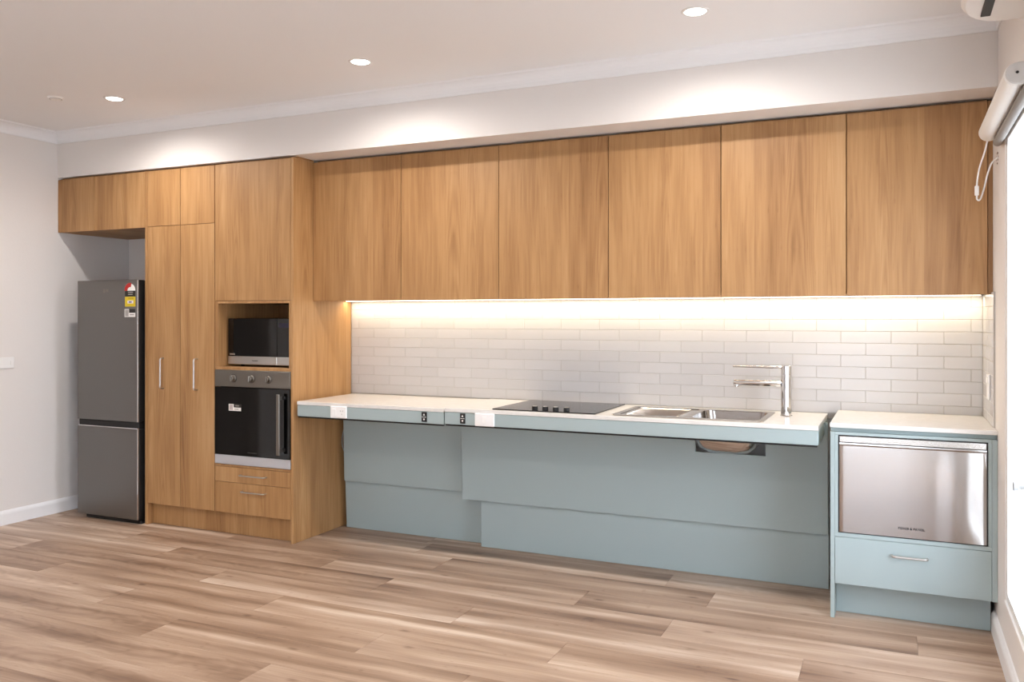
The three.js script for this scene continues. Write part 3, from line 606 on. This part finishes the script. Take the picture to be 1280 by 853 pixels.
// ---------------------------------------------------------------- dishwasher cabinet
const XD0 = 3.0643, XD1 = 3.7335;
{
  const t = thing('dishwasher_cabinet', 'sage green base cabinet around the dishwasher with a drawer below', 'cabinet', [(XD0 + XD1) / 2, 0, 0.3]);
  mesh('side_panel', cbox(XD0 + 0.001, XD0 + 0.019, 0.0005, 0.8495, 0.003, ZT, 0.001), M.green, t);
  mesh('side_panel', cbox(3.7125, XR - 0.001, 0.158, 0.8495, 0.003, ZT, 0.001), M.green, t);
  mesh('top_rail', cbox(XD0 + 0.0195, 3.712, 0.8365, 0.8495, 0.02, ZT, 0.001), M.green, t);
  mesh('sub_top', cbox(XD0 + 0.002, XR - 0.001, 0.8498, 0.8695, 0.02, ZT - 0.022, 0.001), M.green, t);
  mesh('stile', cbox(XD0 + 0.0195, 3.0985, 0.3915, 0.836, 0.02, ZT, 0.001), M.green, t);
  mesh('stile', cbox(3.6985, 3.712, 0.3915, 0.836, 0.02, ZT, 0.001), M.green, t);
  mesh('mid_rail', cbox(XD0 + 0.0195, 3.712, 0.3735, 0.391, 0.02, ZT, 0.001), M.green, t);
  const d = mesh('drawer', cbox(XD0 + 0.0205, 3.711, 0.159, 0.3715, ZT - 0.018, ZT, 0.0012), M.green, t);
  barHandle('handle', d, [3.323, 0.3135, ZT], [3.4645, 0.3135, ZT], 0.0052, 0.028);
  mesh('drawer_box', cbox(XD0 + 0.03, 3.705, 0.17, 0.36, 0.05, ZT - 0.0185, 0.001), M.white, t);
  mesh('plinth', cbox(XD0 + 0.0195, 3.7155, 0.0005, 0.158, 0.48, 0.498, 0.001), M.green, t);
}
tag(mesh('benchtop', slabShape(rect(XD0 - 0.0005, XR - 0.001, 0.003, ZT + 0.006), [], 0.8698, 0.889, 0.0012), M.stone), 'short white stone benchtop over the dishwasher cabinet', 'benchtop');
// dishwasher drawer: one steel sheet, slightly hollow towards its free side
{
  const x0 = 3.1045, x1 = 3.692, y0 = 0.3965, y1 = 0.831;
  const t = thing('dishwasher', 'stainless steel drawer dishwasher in the green cabinet', 'dishwasher', [(x0 + x1) / 2, 0.3915, 0.3]);
  mesh('tub', cbox(3.099, 3.698, 0.3917, 0.8358, 0.08, ZT - 0.03, 0.001), M.black, t);
  mesh('gasket_frame', plateShape([[3.0988, 0.3917], [3.6982, 0.3917], [3.6982, 0.8358], [3.0988, 0.8358]], [[[3.1035, 0.3962], [3.1035, 0.8315], [3.6932, 0.8315], [3.6932, 0.3962]]], ZT - 0.03, ZT - 0.002, 0.0005), M.black, t);
  const nx = 64, ny = 40, top = 0.789, pos = [], uv = [], idx = [];
  const bulge = (u, v) => { const e = Math.min(u, 1 - u) * (x1 - x0); return 0.0012 * (1 - Math.exp(-e / 0.006)) + 0.0024 * smooth(0.66, 0.8, u) * smooth(1, 0.86, u) * (0.55 + 0.45 * Math.sin(v * 3.1)) - 0.0012 * smooth(0.55, 1, u) * smooth(0.7, 1, v); };
  for (let j = 0; j <= ny; j++) for (let i = 0; i <= nx; i++) { const u = i / nx, v = j / ny; pos.push(mix(x0, x1, u), mix(y0, top, v), ZT + 0.001 + bulge(u, v)); uv.push(u * 0.6, v * 0.4); }
  for (let j = 0; j < ny; j++) for (let i = 0; i < nx; i++) { const a = j * (nx + 1) + i, b = a + 1, c = a + nx + 1; idx.push(a, b, c + 1, a, c + 1, c); }
  const g = new THREE.BufferGeometry(); g.setAttribute('position', new THREE.Float32BufferAttribute(pos, 3)); g.setAttribute('uv', new THREE.Float32BufferAttribute(uv, 2)); g.setIndex(idx); g.computeVertexNormals();
  const bodyG = cbox(x0 + 0.0002, x1 - 0.0002, y0 + 0.0002, top - 0.0002, ZT - 0.028, ZT + 0.0006, 0.0005);
  const f = mesh('front_panel', merge(g, bodyG), M.steelSmooth, t);
  mesh('grip_lip', sweep([[ZT - 0.02, 0.7895], [ZT + 0.004, 0.7895], [ZT + 0.008, 0.796], [ZT + 0.007, 0.802], [ZT - 0.004, 0.8035], [ZT - 0.02, 0.8035]], 'x', x0, x1), M.steelSmooth, f);
  mesh('control_strip', cbox(x0, x1, 0.8042, y1, ZT - 0.028, ZT - 0.003, 0.001), M.steel, t);
  mesh('lettering', lettering('FISHER & PAYKEL', 0.106, 3.348, 0.4325, ZT + 0.0046), M.black, f);
}

// ---------------------------------------------------------------- fittings on walls and ceiling
{
  const t = thing('light_switch', 'white light switch plate on the left wall before the fridge', 'switch', [XL, 1.07, 0.985]);
  mesh('plate', cbox(XL + 0.0003, XL + 0.009, 1.0345, 1.107, 0.929, 1.043, 0.003), M.whiteGloss, t);
  mesh('rocker', cbox(XL + 0.0092, XL + 0.013, 1.058, 1.083, 0.945, 0.958, 0.001), M.white, t);
}
{
  const t = thing('wall_outlet', 'white power outlet on the tiled side wall over the dishwasher benchtop', 'outlet', [XR - 0.009, 1.057, 0.35]);
  mesh('plate', cbox(XR - 0.019, XR - 0.0093, 0.999, 1.115, 0.313, 0.387, 0.003), M.whiteGloss, t);
  mesh('switch', cbox(XR - 0.0225, XR - 0.0192, 1.075, 1.098, 0.338, 0.362, 0.001), M.white, t);
}
{
  const t = thing('smoke_detector', 'small flat white smoke detector on the ceiling near the left wall', 'smoke detector', [-1.165, CEIL, 1.287]);
  const g = new THREE.LatheGeometry([[0.0001, -0.014], [0.026, -0.014], [0.034, -0.010], [0.042, -0.008], [0.045, -0.0002]].map((p) => new THREE.Vector2(...p)), 32);
  const m = shadows(new THREE.Mesh(g, M.white)); m.name = 'cover'; t.add(m);
  const r = shadows(new THREE.Mesh(new THREE.TorusGeometry(0.033, 0.0016, 8, 32).rotateX(Math.PI / 2).translate(0, -0.0105, 0), M.greyPlastic)); r.name = 'vent_ring'; t.add(r);
}
// wall-mounted air conditioner, its end just in view
{
  const t = thing('air_conditioner', 'white wall-mounted air conditioner above the window, only its end in view', 'air conditioner', [XR, 2.3, 2.1]);
  const za = 1.66, zb = 2.5, xf = XR - 0.215;
  const outline = []; for (let i = 0; i <= 8; i++) { const a = i / 8 * Math.PI / 2; outline.push([xf + 0.13 - 0.13 * Math.cos(a) * 1.0, za + 0.2 - 0.2 * Math.sin(a)]); }
  outline.push([XR - 0.001, za], [XR - 0.001, zb], [xf, zb]);
  mesh('casing', slabShape(outline, [], 2.305, 2.6, 0.012), M.white, t);
  mesh('louvre', cbox(XR - 0.155, XR - 0.128, 2.300, 2.3045, za + 0.09, zb - 0.06, 0.0005), M.black, t);
  mesh('front_slot', cbox(xf - 0.001, xf + 0.012, 2.318, 2.33, za + 0.24, zb - 0.06, 0.0005), M.black, t);
}
// roller blinds on the window head
{
  const t = thing('roller_blind', 'white roller blind tube mounted above the bright window', 'blind', [3.69, 2.135, 1.19]);
  mesh('tube', cyl(0.037, 0.037, 0.94, 3.688, 2.135, 0.725, 'z', 40, 0.25), M.white, t);
  const b = mesh('end_bracket', merge(cyl(0.0345, 0.0345, 0.008, 3.688, 2.135, 1.667, 'z', 40, 0.1), cbox(3.688, XR - 0.0005, 2.1, 2.17, 1.668, 1.674, 0.001)), std({ color: 0xd5d4d2, roughness: 0.45 }), t);
  mesh('bracket_pin', cyl(0.0045, 0.0045, 0.003, 3.686, 2.137, 1.6755, 'z', 16), M.black, b);
  mesh('rear_tube', cyl(0.017, 0.017, 0.885, 3.7155, 2.083, 0.78, 'z', 28, 0.2), M.greyFabric, t);
}
tag(mesh('blind_cord', merge(tube([[3.684, 2.103, 0.73], [3.676, 2.06, 0.70], [3.660, 2.0, 0.66], [3.654, 1.955, 0.64], [3.652, 1.93, 0.64]], 0.0036, 40, 8), cyl(0.0085, 0.0085, 0.042, 3.652, 1.888, 0.64, 'y', 16, 0.3), tube([[3.652, 1.889, 0.64], [3.653, 1.872, 0.64], [3.661, 1.868, 0.637], [3.676, 1.905, 0.63], [3.694, 1.98, 0.615], [3.712, 2.03, 0.60], [3.7335, 2.052, 0.592]], 0.0036, 60, 8)), M.whiteGloss), 'white looped cord with a plug hanging from the roller blind', 'cord');
tag(mesh('cable_entry', (() => { const gs = []; for (let i = 0; i < 9; i++) { const a = i / 9 * 6.283; gs.push(cyl(0.0042 + 0.0018 * rnd(), 0.0028, 0.0012, XR - 0.0014, 2.052 + Math.sin(a) * 0.022 * (0.8 + 0.4 * rnd()), 0.588 + Math.cos(a) * 0.03 * (0.8 + 0.4 * rnd()), 'x', 7)); } return merge(...gs); })(), std({ color: 0x7a5a48, roughness: 0.9 })), 'rough cable hole in the side wall where the blind cord enters', 'hole');
tag(mesh('window_knob', merge(cyl(0.008, 0.008, 0.02, XR - 0.012, 0.79, 1.372, 'x', 16), cyl(0.016, 0.013, 0.016, XR - 0.027, 0.79, 1.372, 'x', 20)), M.greyPlastic), 'small grey knob on the bright window', 'knob');

renderer.render(scene, camera);
